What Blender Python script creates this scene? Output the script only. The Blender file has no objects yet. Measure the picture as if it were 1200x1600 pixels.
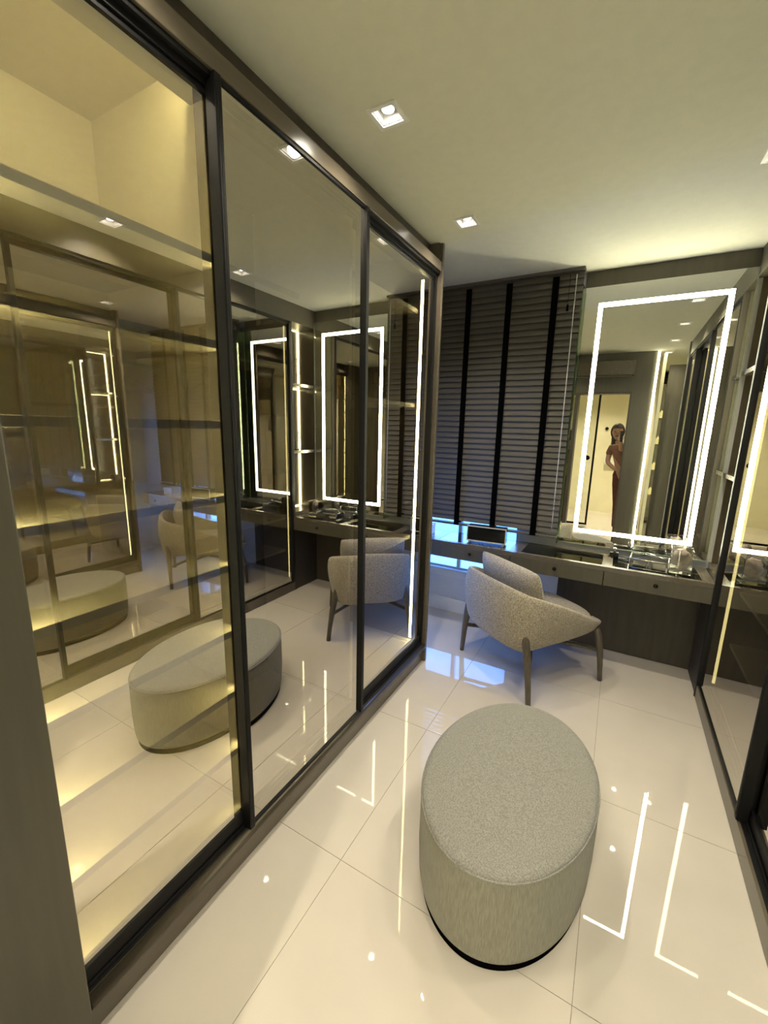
import bpy, bmesh, math, random
from mathutils import Vector, Matrix
random.seed(7)
S = bpy.context.scene
COL = S.collection
PI = math.pi

# ------------------------------------------------------------------ camera
yaw, pitch, roll = -0.5089773, -0.1966274, 0.0226921
cy_, sy_, cp_, sp_ = math.cos(yaw), math.sin(yaw), math.cos(pitch), math.sin(pitch)
Fw = Vector((sy_*cp_, cy_*cp_, sp_)); R0 = Vector((cy_, -sy_, 0)); U0 = R0.cross(Fw)
Rt = math.cos(roll)*R0 + math.sin(roll)*U0
Up = -math.sin(roll)*R0 + math.cos(roll)*U0
cam = bpy.data.cameras.new('camera')
cam_ob = bpy.data.objects.new('camera', cam); COL.objects.link(cam_ob)
cam.sensor_fit = 'HORIZONTAL'; cam.sensor_width = 36; cam.lens = 36*650.04/1200
cam.shift_x = (600-600.54)/1200; cam.shift_y = (796.9-800)/1200
cam.clip_start = 0.01
mw = Matrix((Rt, Up, -Fw)).transposed().to_4x4(); mw.translation = Vector((0, 0, 1.6))
cam_ob.matrix_world = mw
S.camera = cam_ob

# ------------------------------------------------------------------ light levels
SPOT_W = 17.5; LED_ROBE = 30.0; LED_MIRROR = 20.0; LED_NICHE = 8.0
LAMP_COL = (1.0, .90, .69); LED_Y = (1.0, .89, .45); LED_W = (1.0, .97, .68)
w = bpy.data.worlds.new('World'); S.world = w; w.use_nodes = True
nt = w.node_tree; bg = nt.nodes['Background']
tc = nt.nodes.new('ShaderNodeTexCoord'); sx = nt.nodes.new('ShaderNodeSeparateXYZ'); cr = nt.nodes.new('ShaderNodeValToRGB')
nt.links.new(tc.outputs['Generated'], sx.inputs[0]); nt.links.new(sx.outputs['Z'], cr.inputs[0]); nt.links.new(cr.outputs[0], bg.inputs[0])
cr.color_ramp.elements[0].color = (.14, .28, .85, 1); cr.color_ramp.elements[1].color = (.09, .24, .75, 1)
bg.inputs[1].default_value = 8.0
S.view_settings.view_transform = 'Standard'; S.view_settings.look = 'None'
S.view_settings.exposure = 1.3; S.view_settings.gamma = 1.0; S.view_settings.use_curve_mapping = False
cy = S.cycles
cy.max_bounces = 14; cy.diffuse_bounces = 5; cy.glossy_bounces = 9; cy.transmission_bounces = 8; cy.transparent_max_bounces = 24
cy.caustics_reflective = False; cy.caustics_refractive = False
cy.sample_clamp_indirect = 4.0; cy.blur_glossy = 0.3
cy.use_denoising = True

# ------------------------------------------------------------------ materials
def mat(name, col, rough=.5, metal=0, spec=.5, coat=0, noise=0, nscale=40, bump=0, bscale=200, col2=None, emis=None, estr=0, stretch=(1, 1, 1), sheen=0):
    m = bpy.data.materials.new(name); m.use_nodes = True
    t = m.node_tree; b = t.nodes['Principled BSDF']; L = t.links.new
    b.inputs['Base Color'].default_value = (*col, 1); b.inputs['Roughness'].default_value = rough
    b.inputs['Metallic'].default_value = metal; b.inputs['Specular IOR Level'].default_value = spec
    b.inputs['Coat Weight'].default_value = coat; b.inputs['Coat Roughness'].default_value = .04
    if sheen: b.inputs['Sheen Weight'].default_value = sheen
    if noise or col2 or bump:
        g = t.nodes.new('ShaderNodeTexCoord'); mp = t.nodes.new('ShaderNodeMapping'); mp.inputs['Scale'].default_value = stretch
        L(g.outputs['Object'], mp.inputs[0])
    if noise or col2:
        n = t.nodes.new('ShaderNodeTexNoise'); n.inputs['Scale'].default_value = nscale; n.inputs['Detail'].default_value = 4
        L(mp.outputs[0], n.inputs['Vector'])
        r = t.nodes.new('ShaderNodeValToRGB'); c2 = col2 or tuple(c*(1-noise) for c in col)
        r.color_ramp.elements[0].color = (*c2, 1); r.color_ramp.elements[1].color = (*col, 1)
        r.color_ramp.elements[0].position = .38; r.color_ramp.elements[1].position = .62
        L(n.outputs['Fac'], r.inputs[0]); L(r.outputs[0], b.inputs['Base Color'])
    if bump:
        n2 = t.nodes.new('ShaderNodeTexNoise'); n2.inputs['Scale'].default_value = bscale; n2.inputs['Detail'].default_value = 3
        L(mp.outputs[0], n2.inputs['Vector'])
        bp = t.nodes.new('ShaderNodeBump'); bp.inputs['Strength'].default_value = bump; bp.inputs['Distance'].default_value = .004
        L(n2.outputs['Fac'], bp.inputs['Height']); L(bp.outputs[0], b.inputs['Normal'])
    if emis: b.inputs['Emission Color'].default_value = (*emis, 1); b.inputs['Emission Strength'].default_value = estr
    return m
def glass(name, tint, f0, fk, gcol=(1, 1, 1), rough=0.0):
    m = bpy.data.materials.new(name); m.use_nodes = True; t = m.node_tree; t.nodes.clear(); L = t.links.new
    o = t.nodes.new('ShaderNodeOutputMaterial'); mx = t.nodes.new('ShaderNodeMixShader')
    tr = t.nodes.new('ShaderNodeBsdfTransparent'); gl = t.nodes.new('ShaderNodeBsdfGlossy'); fr = t.nodes.new('ShaderNodeFresnel')
    tr.inputs[0].default_value = (*tint, 1); gl.inputs['Color'].default_value = (*gcol, 1); gl.inputs['Roughness'].default_value = rough
    fr.inputs['IOR'].default_value = 1.5
    ma = t.nodes.new('ShaderNodeMath'); ma.operation = 'MULTIPLY_ADD'; ma.use_clamp = True
    ma.inputs[1].default_value = fk; ma.inputs[2].default_value = f0
    L(fr.outputs[0], ma.inputs[0]); L(ma.outputs[0], mx.inputs[0]); L(tr.outputs[0], mx.inputs[1]); L(gl.outputs[0], mx.inputs[2]); L(mx.outputs[0], o.inputs[0])
    return m
def emit(name, col, s):
    m = bpy.data.materials.new(name); m.use_nodes = True; t = m.node_tree; t.nodes.clear()
    o = t.nodes.new('ShaderNodeOutputMaterial'); e = t.nodes.new('ShaderNodeEmission'); e.inputs[0].default_value = (*col, 1); e.inputs[1].default_value = s
    t.links.new(e.outputs[0], o.inputs[0]); return m
M = {}
M['taupe'] = mat('taupe_lacquer', (.086, .077, .053), .42, noise=.12, nscale=6, stretch=(6, 6, .4), bump=.05)
M['taupe_gloss'] = mat('taupe_satin_lacquer', (.12, .10, .075), .25, noise=.1, nscale=6, stretch=(6, .4, 6))
M['dark'] = mat('dark_veneer', (.05, .04, .028), .5, noise=.25, nscale=5, stretch=(5, 5, .5))
M['bronze'] = mat('bronze_profile', (.10, .085, .065), .3, metal=.6, noise=.1, nscale=20)
M['black'] = mat('black_anodised_aluminium', (.004, .004, .005), .5, metal=0, spec=.25, noise=.2, nscale=60)
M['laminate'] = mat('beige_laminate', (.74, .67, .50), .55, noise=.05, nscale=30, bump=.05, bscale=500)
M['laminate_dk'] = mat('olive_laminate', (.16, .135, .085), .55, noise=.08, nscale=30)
M['tile'] = mat('polished_porcelain', (.64, .585, .52), .0, spec=.5, coat=0, noise=.05, nscale=3)
M['grout'] = mat('grout', (.33, .29, .24), .8, noise=.2, nscale=90)
M['ceil'] = mat('ceiling_paint', (.73, .71, .58), .8, noise=.03, nscale=20, bump=.06, bscale=300)
M['white'] = mat('white_wall_paint', (.74, .74, .72), .6, noise=.03, nscale=12, bump=.05)
M['whitelac'] = mat('white_lacquer', (.8, .79, .76), .3, noise=.03, nscale=12)
M['bath'] = mat('bathroom_plaster', (.78, .74, .52), .6, noise=.04, nscale=5)
M['slat'] = mat('taupe_blind_slat', (.12, .108, .095), .6, noise=.15, nscale=8, stretch=(.6, 8, 8))
M['tape'] = mat('black_ladder_tape', (.003, .003, .003), 1, spec=0, noise=.2, nscale=300)
M['boucle'] = mat('boucle_fabric', (.47, .42, .34), .95, col2=(.24, .205, .155), nscale=150, bump=.9, bscale=160, sheen=.2)
M['felt'] = mat('heather_grey_fabric', (.285, .275, .25), .95, col2=(.185, .178, .162), nscale=240, bump=.5, bscale=420, sheen=.15)
M['felt_side'] = mat('ribbed_grey_fabric', (.26, .248, .195), .95, col2=(.20, .188, .145), nscale=55, stretch=(6, 6, .5), bump=.4, bscale=300, sheen=.15)
M['wood'] = mat('dark_taupe_wood', (.115, .095, .07), .4, noise=.3, nscale=12, stretch=(8, 8, .6))
M['brass'] = mat('pale_brass', (.78, .72, .54), .45, metal=.3, noise=.08, nscale=30)
M['blackglass'] = mat('black_glass', (.008, .009, .008), .15, spec=.5, coat=0, noise=.1, nscale=3)
M['knob'] = mat('gunmetal_knob', (.02, .017, .015), .25, metal=.7, noise=.1, nscale=30)
M['mirror'] = mat('mirror_silver', (.86, .87, .82), .0, metal=1, noise=.01, nscale=2)
M['rock'] = mat('rose_quartz', (.40, .30, .27), .5, col2=(.58, .48, .43), nscale=14, bump=.6, bscale=25)
M['steel'] = mat('brushed_steel', (.55, .53, .48), .25, metal=1, noise=.1, nscale=50)
M['wire'] = mat('dark_bronze_wire', (.07, .055, .035), .4, metal=.6, noise=.1, nscale=50)
M['skin'] = mat('skin', (.50, .30, .20), .5, noise=.08, nscale=15)
M['hair'] = mat('dark_hair', (.03, .016, .010), .5, noise=.3, nscale=20, stretch=(8, 8, 1))
M['top'] = mat('brown_cotton_top', (.26, .13, .08), .8, noise=.2, nscale=40)
M['skirt'] = mat('maroon_skirt', (.11, .025, .02), .8, noise=.3, nscale=20)
M['robe_glass'] = glass('bronze_mirror_glass', (.80, .77, .68), .63, .42, (.93, .90, .84))
M['inner_face'] = glass('glass_inner_face', (.99, .99, .98), 0, 0)
M['clear'] = glass('clear_glass', (.95, .96, .94), .02, .6)
M['green'] = glass('green_edge_glass', (.55, .66, .52), .10, .6, (.8, .9, .75))
M['edgeglass'] = mat('polished_glass_edge', (.50, .60, .46), .15, spec=.7, noise=.1, nscale=30)
M['acrylic'] = glass('clear_acrylic', (.93, .94, .92), .06, 1.0)
M['desk_glass'] = glass('smoked_desk_glass', (.10, .11, .09), .10, .8)
M['window'] = glass('window_pane', (.85, .93, .95), .03, .7)
M['led_robe'] = emit('warm_led_strip', LED_Y, LED_ROBE)
M['led_shelf'] = emit('bright_shelf_led', LED_Y, 52)
M['led_shelf_soft'] = emit('soft_shelf_led', LED_Y, 26)
M['led_top'] = emit('top_shelf_led', LED_Y, 56)
M['led_right'] = emit('soft_yellow_led', (1, .86, .38), 1.5)
M['led_mirror'] = emit('white_led_strip', LED_W, LED_MIRROR)
M['led_niche'] = emit('niche_led_strip', LED_Y, LED_NICHE)
M['lamp'] = emit('downlight_lens', (1, .93, .8), 30)
M['pool'] = mat('glowing_pool_water', (.01, .06, .10), .15, spec=.2, col2=(.005, .03, .08), nscale=1.2, bump=.3, bscale=6, emis=(.05, .30, 1.0), estr=.75)  # water itself emits the glow of underwater lamps, which are not modelled
M['outside'] = mat('exterior_paving', (.10, .11, .12), .9, noise=.4, nscale=.5)

# ------------------------------------------------------------------ mesh helpers
class B:
    """collects shapes into one mesh"""
    def __init__(s): s.bm = bmesh.new(); s.mi = 0
    def box(s, x0, x1, y0, y1, z0, z1, bev=0, fm=None):
        g = bmesh.ops.create_cube(s.bm, size=1)
        bmesh.ops.scale(s.bm, vec=(x1-x0, y1-y0, z1-z0), verts=g['verts'])
        bmesh.ops.translate(s.bm, vec=((x0+x1)/2, (y0+y1)/2, (z0+z1)/2), verts=g['verts'])
        fs = {f for v in g['verts'] for f in v.link_faces}
        for f in fs:
            f.material_index = s.mi
            if fm:
                for ax, sg, mi in fm:
                    if f.normal[ax]*sg > .9: f.material_index = mi
        if bev:
            es = list({e for f in fs for e in f.edges})
            bmesh.ops.bevel(s.bm, geom=es, offset=bev, segments=2, affect='EDGES', profile=.5)
        return s
    def tube(s, pts, r, n=8, cap=True, closed=False):
        pts = [Vector(p) for p in pts]; N = len(pts); rs = r if isinstance(r, (list, tuple)) else [r]*N
        rings = []; up = None
        for i, p in enumerate(pts):
            if closed: d = pts[(i+1) % N]-pts[i-1]
            else: d = pts[min(i+1, N-1)]-pts[max(i-1, 0)]
            d.normalize()
            if up is None: up = Vector((0, 0, 1)) if abs(d.z) < .9 else Vector((1, 0, 0))
            a = d.cross(up).normalized(); b_ = a.cross(d).normalized(); up = b_
            rings.append([s.bm.verts.new(p+rs[i]*(math.cos(2*PI*k/n)*a+math.sin(2*PI*k/n)*b_)) for k in range(n)])
        for i in range(N if closed else N-1):
            A, C = rings[i], rings[(i+1) % N]
            for k in range(n):
                f = s.bm.faces.new((A[k], A[(k+1) % n], C[(k+1) % n], C[k])); f.smooth = True; f.material_index = s.mi
        if cap and not closed:
            for q in (rings[0][::-1], rings[-1]):
                f = s.bm.faces.new(q); f.material_index = s.mi
        return s
    def lathe(s, prof, c=(0, 0, 0), n=24, sx=1, sy=1, rot=0):
        rings = []
        for r, z in prof:
            if r <= 1e-6: rings.append([s.bm.verts.new((c[0], c[1], c[2]+z))])
            else:
                q = []
                for k in range(n):
                    x = r*sx*math.cos(2*PI*k/n); y = r*sy*math.sin(2*PI*k/n)
                    q.append(s.bm.verts.new((c[0]+x*math.cos(rot)-y*math.sin(rot), c[1]+x*math.sin(rot)+y*math.cos(rot), c[2]+z)))
                rings.append(q)
        for A, C in zip(rings, rings[1:]):
            for k in range(n):
                if len(A) == 1 and len(C) == 1: continue
                if len(A) == 1: v = (A[0], C[(k+1) % n], C[k])
                elif len(C) == 1: v = (A[k], A[(k+1) % n], C[0])
                else: v = (A[k], A[(k+1) % n], C[(k+1) % n], C[k])
                f = s.bm.faces.new(v[::-1] if False else v); f.smooth = True; f.material_index = s.mi
        return s
    def grid(s, P, closed_u=False, smooth=True):
        V = [[s.bm.verts.new(p) for p in row] for row in P]
        nu = len(V)
        for i in range(nu if closed_u else nu-1):
            for j in range(len(V[0])-1):
                f = s.bm.faces.new((V[i][j], V[(i+1) % nu][j], V[(i+1) % nu][j+1], V[i][j+1])); f.smooth = smooth; f.material_index = s.mi
        return V
    def xf(s, m): bmesh.ops.transform(s.bm, matrix=m, verts=s.bm.verts); return s
    def obj(s, name, m, parent=None, subsurf=0, loc=None, kind=None):
        bmesh.ops.recalc_face_normals(s.bm, faces=s.bm.faces)
        me = bpy.data.meshes.new(name); s.bm.to_mesh(me); s.bm.free()
        for x in (m if isinstance(m, (list, tuple)) else [m]): me.materials.append(M[x])
        o = bpy.data.objects.new(name, me); COL.objects.link(o)
        if parent: o.parent = parent
        if loc: o.location = loc
        if subsurf:
            md = o.modifiers.new('subsurf', 'SUBSURF'); md.levels = subsurf; md.render_levels = subsurf
        if kind: o['kind'] = kind
        return o
def thing(name, label, cat, loc=(0, 0, 0), group=None, rz=0):
    o = bpy.data.objects.new(name, None); COL.objects.link(o); o.location = loc; o.rotation_euler.z = rz
    o.empty_display_size = .1
    o['label'] = label; o['category'] = cat
    if group: o['group'] = group
    return o
def tag(o, label, cat, group=None):
    o['label'] = label; o['category'] = cat
    if group: o['group'] = group
    return o
def box(name, m, ext, parent=None, bev=0, kind=None):
    return B().box(*ext, bev=bev).obj(name, m, parent, kind=kind)
def dup(root, loc, label=None, rz=None):
    r = root.copy(); COL.objects.link(r); r.location = loc
    if rz is not None: r.rotation_euler.z = rz
    if label: r['label'] = label
    for ch in list(root.children):
        c = ch.copy(); COL.objects.link(c); c.parent = r
        for g in list(ch.children):
            d = g.copy(); COL.objects.link(d); d.parent = c
    return r
CZ = 2.647

# ================================================================== SETTING
# floor: grout bed with single polished tiles
fl = box('floor', 'grout', (-1.78, 1.30, -3.3, 3.60, -.06, -.0025), kind='structure')
xs = [-1.78]+[-.739+.8*i for i in range(-1, 3)]+[1.30]; ys = [-3.3]+[1.05+.8*i for i in range(-5, 4)]+[3.34]
g = .0011
for i in range(len(xs)-1):
    for j in range(len(ys)-1):
        box('tile', 'tile', (xs[i]+g, xs[i+1]-g, ys[j]+g, ys[j+1]-g, -.010, 0), fl)
# ceiling with square downlight openings
SP = [(-.826, .601), (-.826, 1.442), (-.826, 2.283), (.404, -1.08), (.404, -.24), (.404, .601), (.404, 1.442), (.404, 2.283), (-.3, -1.5)]
hh = .041
X = sorted({-1.78, 1.30}|{a+d for a, _ in SP for d in (-hh, hh)}); Yv = sorted({-3.3, 3.60}|{b+d for _, b in SP for d in (-hh, hh)})
cb = B()
for i in range(len(X)-1):
    for j in range(len(Yv)-1):
        mx_, my_ = (X[i]+X[i+1])/2, (Yv[j]+Yv[j+1])/2
        if any(abs(mx_-a) < hh and abs(my_-b) < hh for a, b in SP): continue
        vs = [cb.bm.verts.new(p) for p in ((X[i], Yv[j], CZ), (X[i], Yv[j+1], CZ), (X[i+1], Yv[j+1], CZ), (X[i+1], Yv[j], CZ))]
        cb.bm.faces.new(vs)
bmesh.ops.remove_doubles(cb.bm, verts=cb.bm.verts, dist=1e-5)
r_ = bmesh.ops.extrude_face_region(cb.bm, geom=list(cb.bm.faces))
bmesh.ops.translate(cb.bm, vec=(0, 0, .12), verts=[v for v in r_['geom'] if isinstance(v, bmesh.types.BMVert)])
cb.obj('ceiling', 'ceil', kind='structure')
q = B(); q.box(-1.90, -1.78, -3.3, 2.50, 0, CZ); q.box(-1.90, -1.78, 2.82, 3.60, 0, CZ); q.box(-1.90, -1.78, 2.50, 2.82, 0, .05); q.box(-1.90, -1.78, 2.50, 2.82, 1.62, CZ)
q.obj('wall_left', 'white', kind='structure')
q = B(); q.box(-1.86, -1.82, 2.50, 2.82, .05, .08); q.box(-1.86, -1.82, 2.50, 2.82, 1.59, 1.62); q.box(-1.86, -1.82, 2.50, 2.53, .08, 1.59); q.box(-1.86, -1.82, 2.79, 2.82, .08, 1.59)
w2 = q.obj('window_2', 'whitelac', kind='structure')
box('glass_pane', 'window', (-1.842, -1.838, 2.53, 2.79, .08, 1.59), w2)
box('wall_right', 'white', (1.30, 1.42, -3.3, 3.60, 0, CZ), kind='structure')
# back wall with window opening x -1.66..-.62  z .43..2.0
wb = B()
WX0, WX1, WZ0, WZ1 = -1.62, -.62, .40, 2.03
wb.box(-1.78, WX0, 3.34, 3.60, 0, CZ); wb.box(WX1, 1.30, 3.34, 3.60, 0, CZ); wb.box(WX0, WX1, 3.34, 3.60, 0, WZ0); wb.box(WX0, WX1, 3.34, 3.60, WZ1, CZ)
wb.obj('wall_back', 'white', kind='structure')
b_ = B(); b_.box(-1.775, -.305, 3.322, 3.339, 0, .11, bev=.003); b_.box(-1.775, -.305, 3.328, 3.339, .11, .125)
b_.obj('baseboard_back', 'whitelac', kind='structure')
win = B(); fw = .03
win.box(WX0, WX1, 3.352, 3.40, WZ0, WZ0+.012); win.box(WX0, WX1, 3.352, 3.40, WZ1-fw, WZ1)
for a in (WX0, WX1-fw, (WX0+WX1)/2-fw/2): win.box(a, a+fw, 3.352, 3.40, WZ0+.012, WZ1-fw)
win = win.obj('window_1', 'whitelac', kind='structure')
box('glass_pane', 'window', (WX0+fw, (WX0+WX1)/2-fw/2, 3.372, 3.376, WZ0+.012, WZ1-fw), win)
box('glass_pane', 'window', ((WX0+WX1)/2+fw/2, WX1-fw, 3.372, 3.376, WZ0+.012, WZ1-fw), win)
b_ = B().box(WX0-.06, WX1+.06, 3.305, 3.352, WZ0-.030, WZ0-.002, bev=.004); b_.box(WX0-.06, WX1+.06, 3.318, 3.339, WZ0-.075, WZ0-.035)
b_.obj('window_sill', 'whitelac', win)
# fascia and dark panel under the vanity
box('trim_1', 'taupe', (-.33, .60, 3.312, 3.339, 2.535, CZ-.001), kind='structure')
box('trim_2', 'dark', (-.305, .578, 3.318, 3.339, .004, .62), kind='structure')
# front wall (behind the camera) with doorway
box('wall_front_left', 'taupe', (-1.78, -.62, -.26, -.06, 0, CZ), kind='structure'); box('wall_front_right', 'taupe', (.045, .30, -.26, -.06, 0, CZ), kind='structure')
box('wall_front_top', 'taupe', (-.62, .045, -.26, -.06, 2.14, CZ), kind='structure')
d_ = B(); d_.box(-.64, -.60, -.265, -.05, 0, 2.14); d_.box(.026, .045, -.262, -.058, 0, 2.14); d_.box(-.60, .026, -.262, -.058, 2.12, 2.14)
d_.obj('trim_3', 'dark', kind='structure')
box('wall_bath', 'bath', (-1.78, .36, -3.0, -2.84, 0, CZ), kind='structure')
box('wall_bath_side', 'bath', (.36, .40, -3.0, -.261, 0, CZ), kind='structure')
box('wall_alcove', 'taupe', (.40, 1.30, -2.6, -2.45, 0, CZ), kind='structure')
box('trim_4', 'taupe', (.46, .80, -.60, -.50, 0, 2.52), kind='structure')
box('ground', 'outside', (-30, 30, 3.62, 60, -.35, -.15), kind='structure')
q = B(); q.box(-7, 2.5, 4.05, 9, -.149, -.135)
tag(q.obj('swimming_pool', 'pool'), 'self-glowing cyan pool water glimpsed outside below the blind', 'pool')
q = B(); q.box(-7.3, 2.8, 3.75, 4.05, -.149, -.10, bev=.01); q.obj('kerb', 'outside', kind='structure')

# ================================================================== DOWNLIGHTS
def downlight(x, y, label, power=1):
    t = thing('ceiling_downlight', label, 'downlight', (x, y, CZ), 'square recessed ceiling downlights')
    q = B(); o, i = .055, .0405
    q.box(-o, o, -o, -i, -.004, .001); q.box(-o, o, i, o, -.004, .001); q.box(-o, -i, -i, i, -.004, .001); q.box(i, o, -i, i, -.004, .001)
    q.obj('trim_frame', 'whitelac', t)
    q = B()
    for s in (-1, 1):
        q.box(min(s*i, s*(i-.003)), max(s*i, s*(i-.003)), -i, i, .002, .06); q.box(-i, i, min(s*i, s*(i-.003)), max(s*i, s*(i-.003)), .002, .06)
    q.box(-i, i, -i, i, .057, .062)
    q.obj('recess_box', 'whitelac', t)
    q = B().lathe([(0, .018), (.022, .018), (.026, .022), (.028, .05), (0, .05)], n=20)
    q.obj('lamp', 'steel', t)
    q = B().lathe([(0, .0145), (.020, .0165), (.021, .0175), (0, .0178)], n=20)
    q.obj('lens', 'lamp', t)
    l = bpy.data.lights.new('downlight_beam', 'SPOT'); l.energy = SPOT_W*power; l.color = LAMP_COL; l.spot_size = 2.35; l.spot_blend = .9; l.shadow_soft_size = .025
    lo = bpy.data.objects.new('beam', l); COL.objects.link(lo); lo.parent = t; lo.location = (0, 0, .006)
    return t
where = ['nearest the camera above the left wardrobe', 'large square recessed downlight in the ceiling nearest the camera, left of centre',
         'smaller square recessed downlight in the ceiling nearest the window blind', 'square recessed downlight at the end of the rear alcove',
         'square recessed downlight over the alcove mouth', 'square recessed downlight by the near end of the right wardrobe',
         'square recessed downlight over the middle of the right wardrobe', 'square recessed downlight above the vanity side by the right wardrobe',
         'square recessed downlight in the bathroom ceiling']
where[0] = 'square recessed downlight above the near end of the left wardrobe'
for (a, b), lb in zip(SP, where): downlight(a, b, lb, 8 if b < -1.3 else 1)

# ================================================================== LEFT WARDROBE
XF = -1.025                                   # trim front
lw = thing('sliding_wardrobe', 'tall taupe fitted wardrobe with three bronze glass sliding doors along left wall', 'wardrobe', (0, 0, 0))
box('fascia', 'dark', (-1.16, -1.10, .345, 2.45, 2.545, CZ-.001), lw)
box('pelmet', 'taupe_gloss', (-1.19, XF, .345, 2.455, 2.492, 2.545), lw, bev=.002)
q = B(); q.box(-1.15, -1.045, -.05, 2.455, .003, .092); q.obj('plinth', 'taupe_gloss', lw)
q = B(); q.tube([(-1.042, .345, .113), (-1.042, 2.455, .113)], .0205, n=16); q.box(-1.12, -1.043, .345, 2.455, .093, .134); q.obj('bottom_profile', 'bronze', lw)
# tracks (black): floor track and head track with ribs
q = B()
for x in (-1.053, -1.068, -1.083, -1.10): q.box(x-.003, x+.003, .345, 2.455, .134, .150)
q.box(-1.12, -1.046, .345, 2.455, .1335, .138); q.obj('floor_track', 'black', lw)
q = B(); q.box(-1.12, -1.034, .345, 2.455, 2.478, 2.4915)
for x in (-1.053, -1.075, -1.10): q.box(x-.003, x+.003, .345, 2.455, 2.462, 2.478)
q.obj('head_track', 'black', lw)
# end pilasters
q = B(); q.box(-1.75, -1.022, 2.458, 2.482, 0.002, CZ-.001, bev=.002); q.box(-1.16, -1.04, 2.446, 2.458, 2.546, CZ-.002); q.obj('end_panel', 'taupe_gloss', lw)
q = B(); q.box(-1.09, -1.018, -.058, .342, 0.002, CZ-.001, bev=.003); q.box(-1.75, -1.09, -.058, .300, .002, CZ-.001); q.obj('end_panel', 'taupe', lw)
# carcass
lib = [(-.05, .945), (.945, 1.665), (1.665, 2.455)]
ZB, ZT, XB = .15, 2.60, -1.70
box('back_panel', 'laminate', (XB-.02, XB, .30, .945, ZB, ZT), lw)
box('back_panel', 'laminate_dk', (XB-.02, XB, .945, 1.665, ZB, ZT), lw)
box('back_panel', 'laminate', (XB-.02, XB, 1.665, 2.455, ZB, ZT), lw)
box('top_panel', 'laminate', (XB, -1.165, .30, .945, ZT-.002, ZT+.018), lw)
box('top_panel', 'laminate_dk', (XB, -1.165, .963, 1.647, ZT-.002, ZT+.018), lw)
box('top_panel', 'laminate', (XB, -1.165, 1.665, 2.455, ZT-.002, ZT+.018), lw)
box('bottom_panel', 'laminate', (XB, -1.125, -.05, 2.455, .134, ZB), lw)
box('divider', ('laminate'), (XB, -1.098, .934, .948, ZB, ZT-.003), lw)
box('divider', ('laminate'), (XB, -1.125, 1.655, 1.675, ZB, ZT-.003), lw)
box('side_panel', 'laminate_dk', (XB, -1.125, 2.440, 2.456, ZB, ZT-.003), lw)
box('side_panel', 'laminate', (XB, -1.098, .318, .333, ZB, ZT-.003), lw)
for z in (.436, .668, .900, 1.136, 1.372, 1.608, 1.845, 2.081):
    box('shelf', 'laminate', (XB, -1.0985, .3345, .933, z-.025, z), lw, bev=.0015)
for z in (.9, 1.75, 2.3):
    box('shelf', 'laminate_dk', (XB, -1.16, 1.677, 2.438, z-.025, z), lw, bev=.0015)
q = B().tube([(-1.42, .95, 2.2), (-1.42, 1.653, 2.2)], .013, 12); q.obj('hanging_rail', 'steel', lw)
def led(parent, ext, m='led_robe'):
    return box('led_strip', m, ext, parent)
led(lw, (-1.113, -1.100, .9337, .940, .16, 2.46), 'led_shelf_soft')
led(lw, (-1.113, -1.100, .326, .3334, .16, 2.46), 'led_shelf')
led(lw, (-1.185, -1.172, .345, .925, 2.590, 2.5975), 'led_top')
led(lw, (-1.144, -1.126, 2.4398, 2.449, .16, 2.46))
def sliding_door(parent, side, xg, y0, y1, z0, z1, rb=.009, rt=.009, name='door', sw=.022):
    """side=+1: room is towards +x.  xg = glass room face"""
    d = .016
    xa, xb = (xg-.022, xg+d) if side > 0 else (xg-d, xg+.022)
    q = B()
    q.box(xa, xb, y0, y0+sw, z0, z1, bev=.0015); q.box(xa, xb, y1-sw, y1, z0, z1, bev=.0015)
    for a in (y0+sw*.33, y0+sw*.66):                     # grip grooves shown as thin raised ribs
        if side > 0: q.box(xb, xb+.002, a-.003, a+.003, z0+.02, z1-.02)
        else: q.box(xa-.002, xa, a-.003, a+.003, z0+.02, z1-.02)
    q.box(min(xg-.016*side, xg+.006*side), max(xg-.016*side, xg+.006*side), y0+sw, y1-sw, z0, z0+rb)
    q.box(min(xg-.016*side, xg+.006*side), max(xg-.016*side, xg+.006*side), y0+sw, y1-sw, z1-rt, z1)
    dr = q.obj(name, 'black', parent)
    p = B(); p.mi = 1
    p.box(min(xg, xg-.006*side), max(xg, xg-.006*side), y0+sw*.5, y1-sw*.5, z0+rb*.5, z1-rt*.5, fm=[(0, side, 0)])
    p.obj('glass_pane', ['robe_glass', 'inner_face'], dr)
    return dr
sliding_door(lw, 1, -1.063, .12, .915, .152, 2.476, .046, .028)
sliding_door(lw, 1, -1.035, .878, 1.648, .140, 2.490)
sliding_door(lw, 1, -1.063, 1.640, 2.452, .152, 2.476, .046, .028)

# ================================================================== RIGHT WARDROBE
rw = thing('sliding_wardrobe', 'taupe fitted wardrobe with glass sliding doors along right wall, beside lit niche', 'wardrobe', (0, 0, 0))
XR = .575
box('fascia', 'taupe', (XR-.001, .70, .46, 3.334, 2.492, CZ-.001), rw)
box('plinth', 'taupe_gloss', (XR, .62, .46, 2.972, .003, .086), rw)
q = B(); q.box(.586, .66, .46, 2.972, .0865, .092)
for x in (.604, .622, .64): q.box(x-.003, x+.003, .46, 2.972, .092, .104)
q.obj('floor_track', 'black', rw)
box('head_track', 'black', (.586, .66, .46, 2.972, 2.476, 2.4915), rw)
box('end_panel', 'dark', (XR-.012, 1.28, .40, .458, .002, CZ-.001), rw, bev=.002)
box('end_panel', 'dark', (XR-.004, 1.22, 2.973, 2.990, .002, 2.4915), rw, bev=.002)
box('end_panel', 'dark', (.579, .599, 2.991, 3.317, .003, .741), rw)
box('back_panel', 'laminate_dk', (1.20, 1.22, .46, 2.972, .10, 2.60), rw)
box('top_panel', 'laminate_dk', (.702, 1.20, .46, 2.972, 2.58, 2.60), rw)
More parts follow.
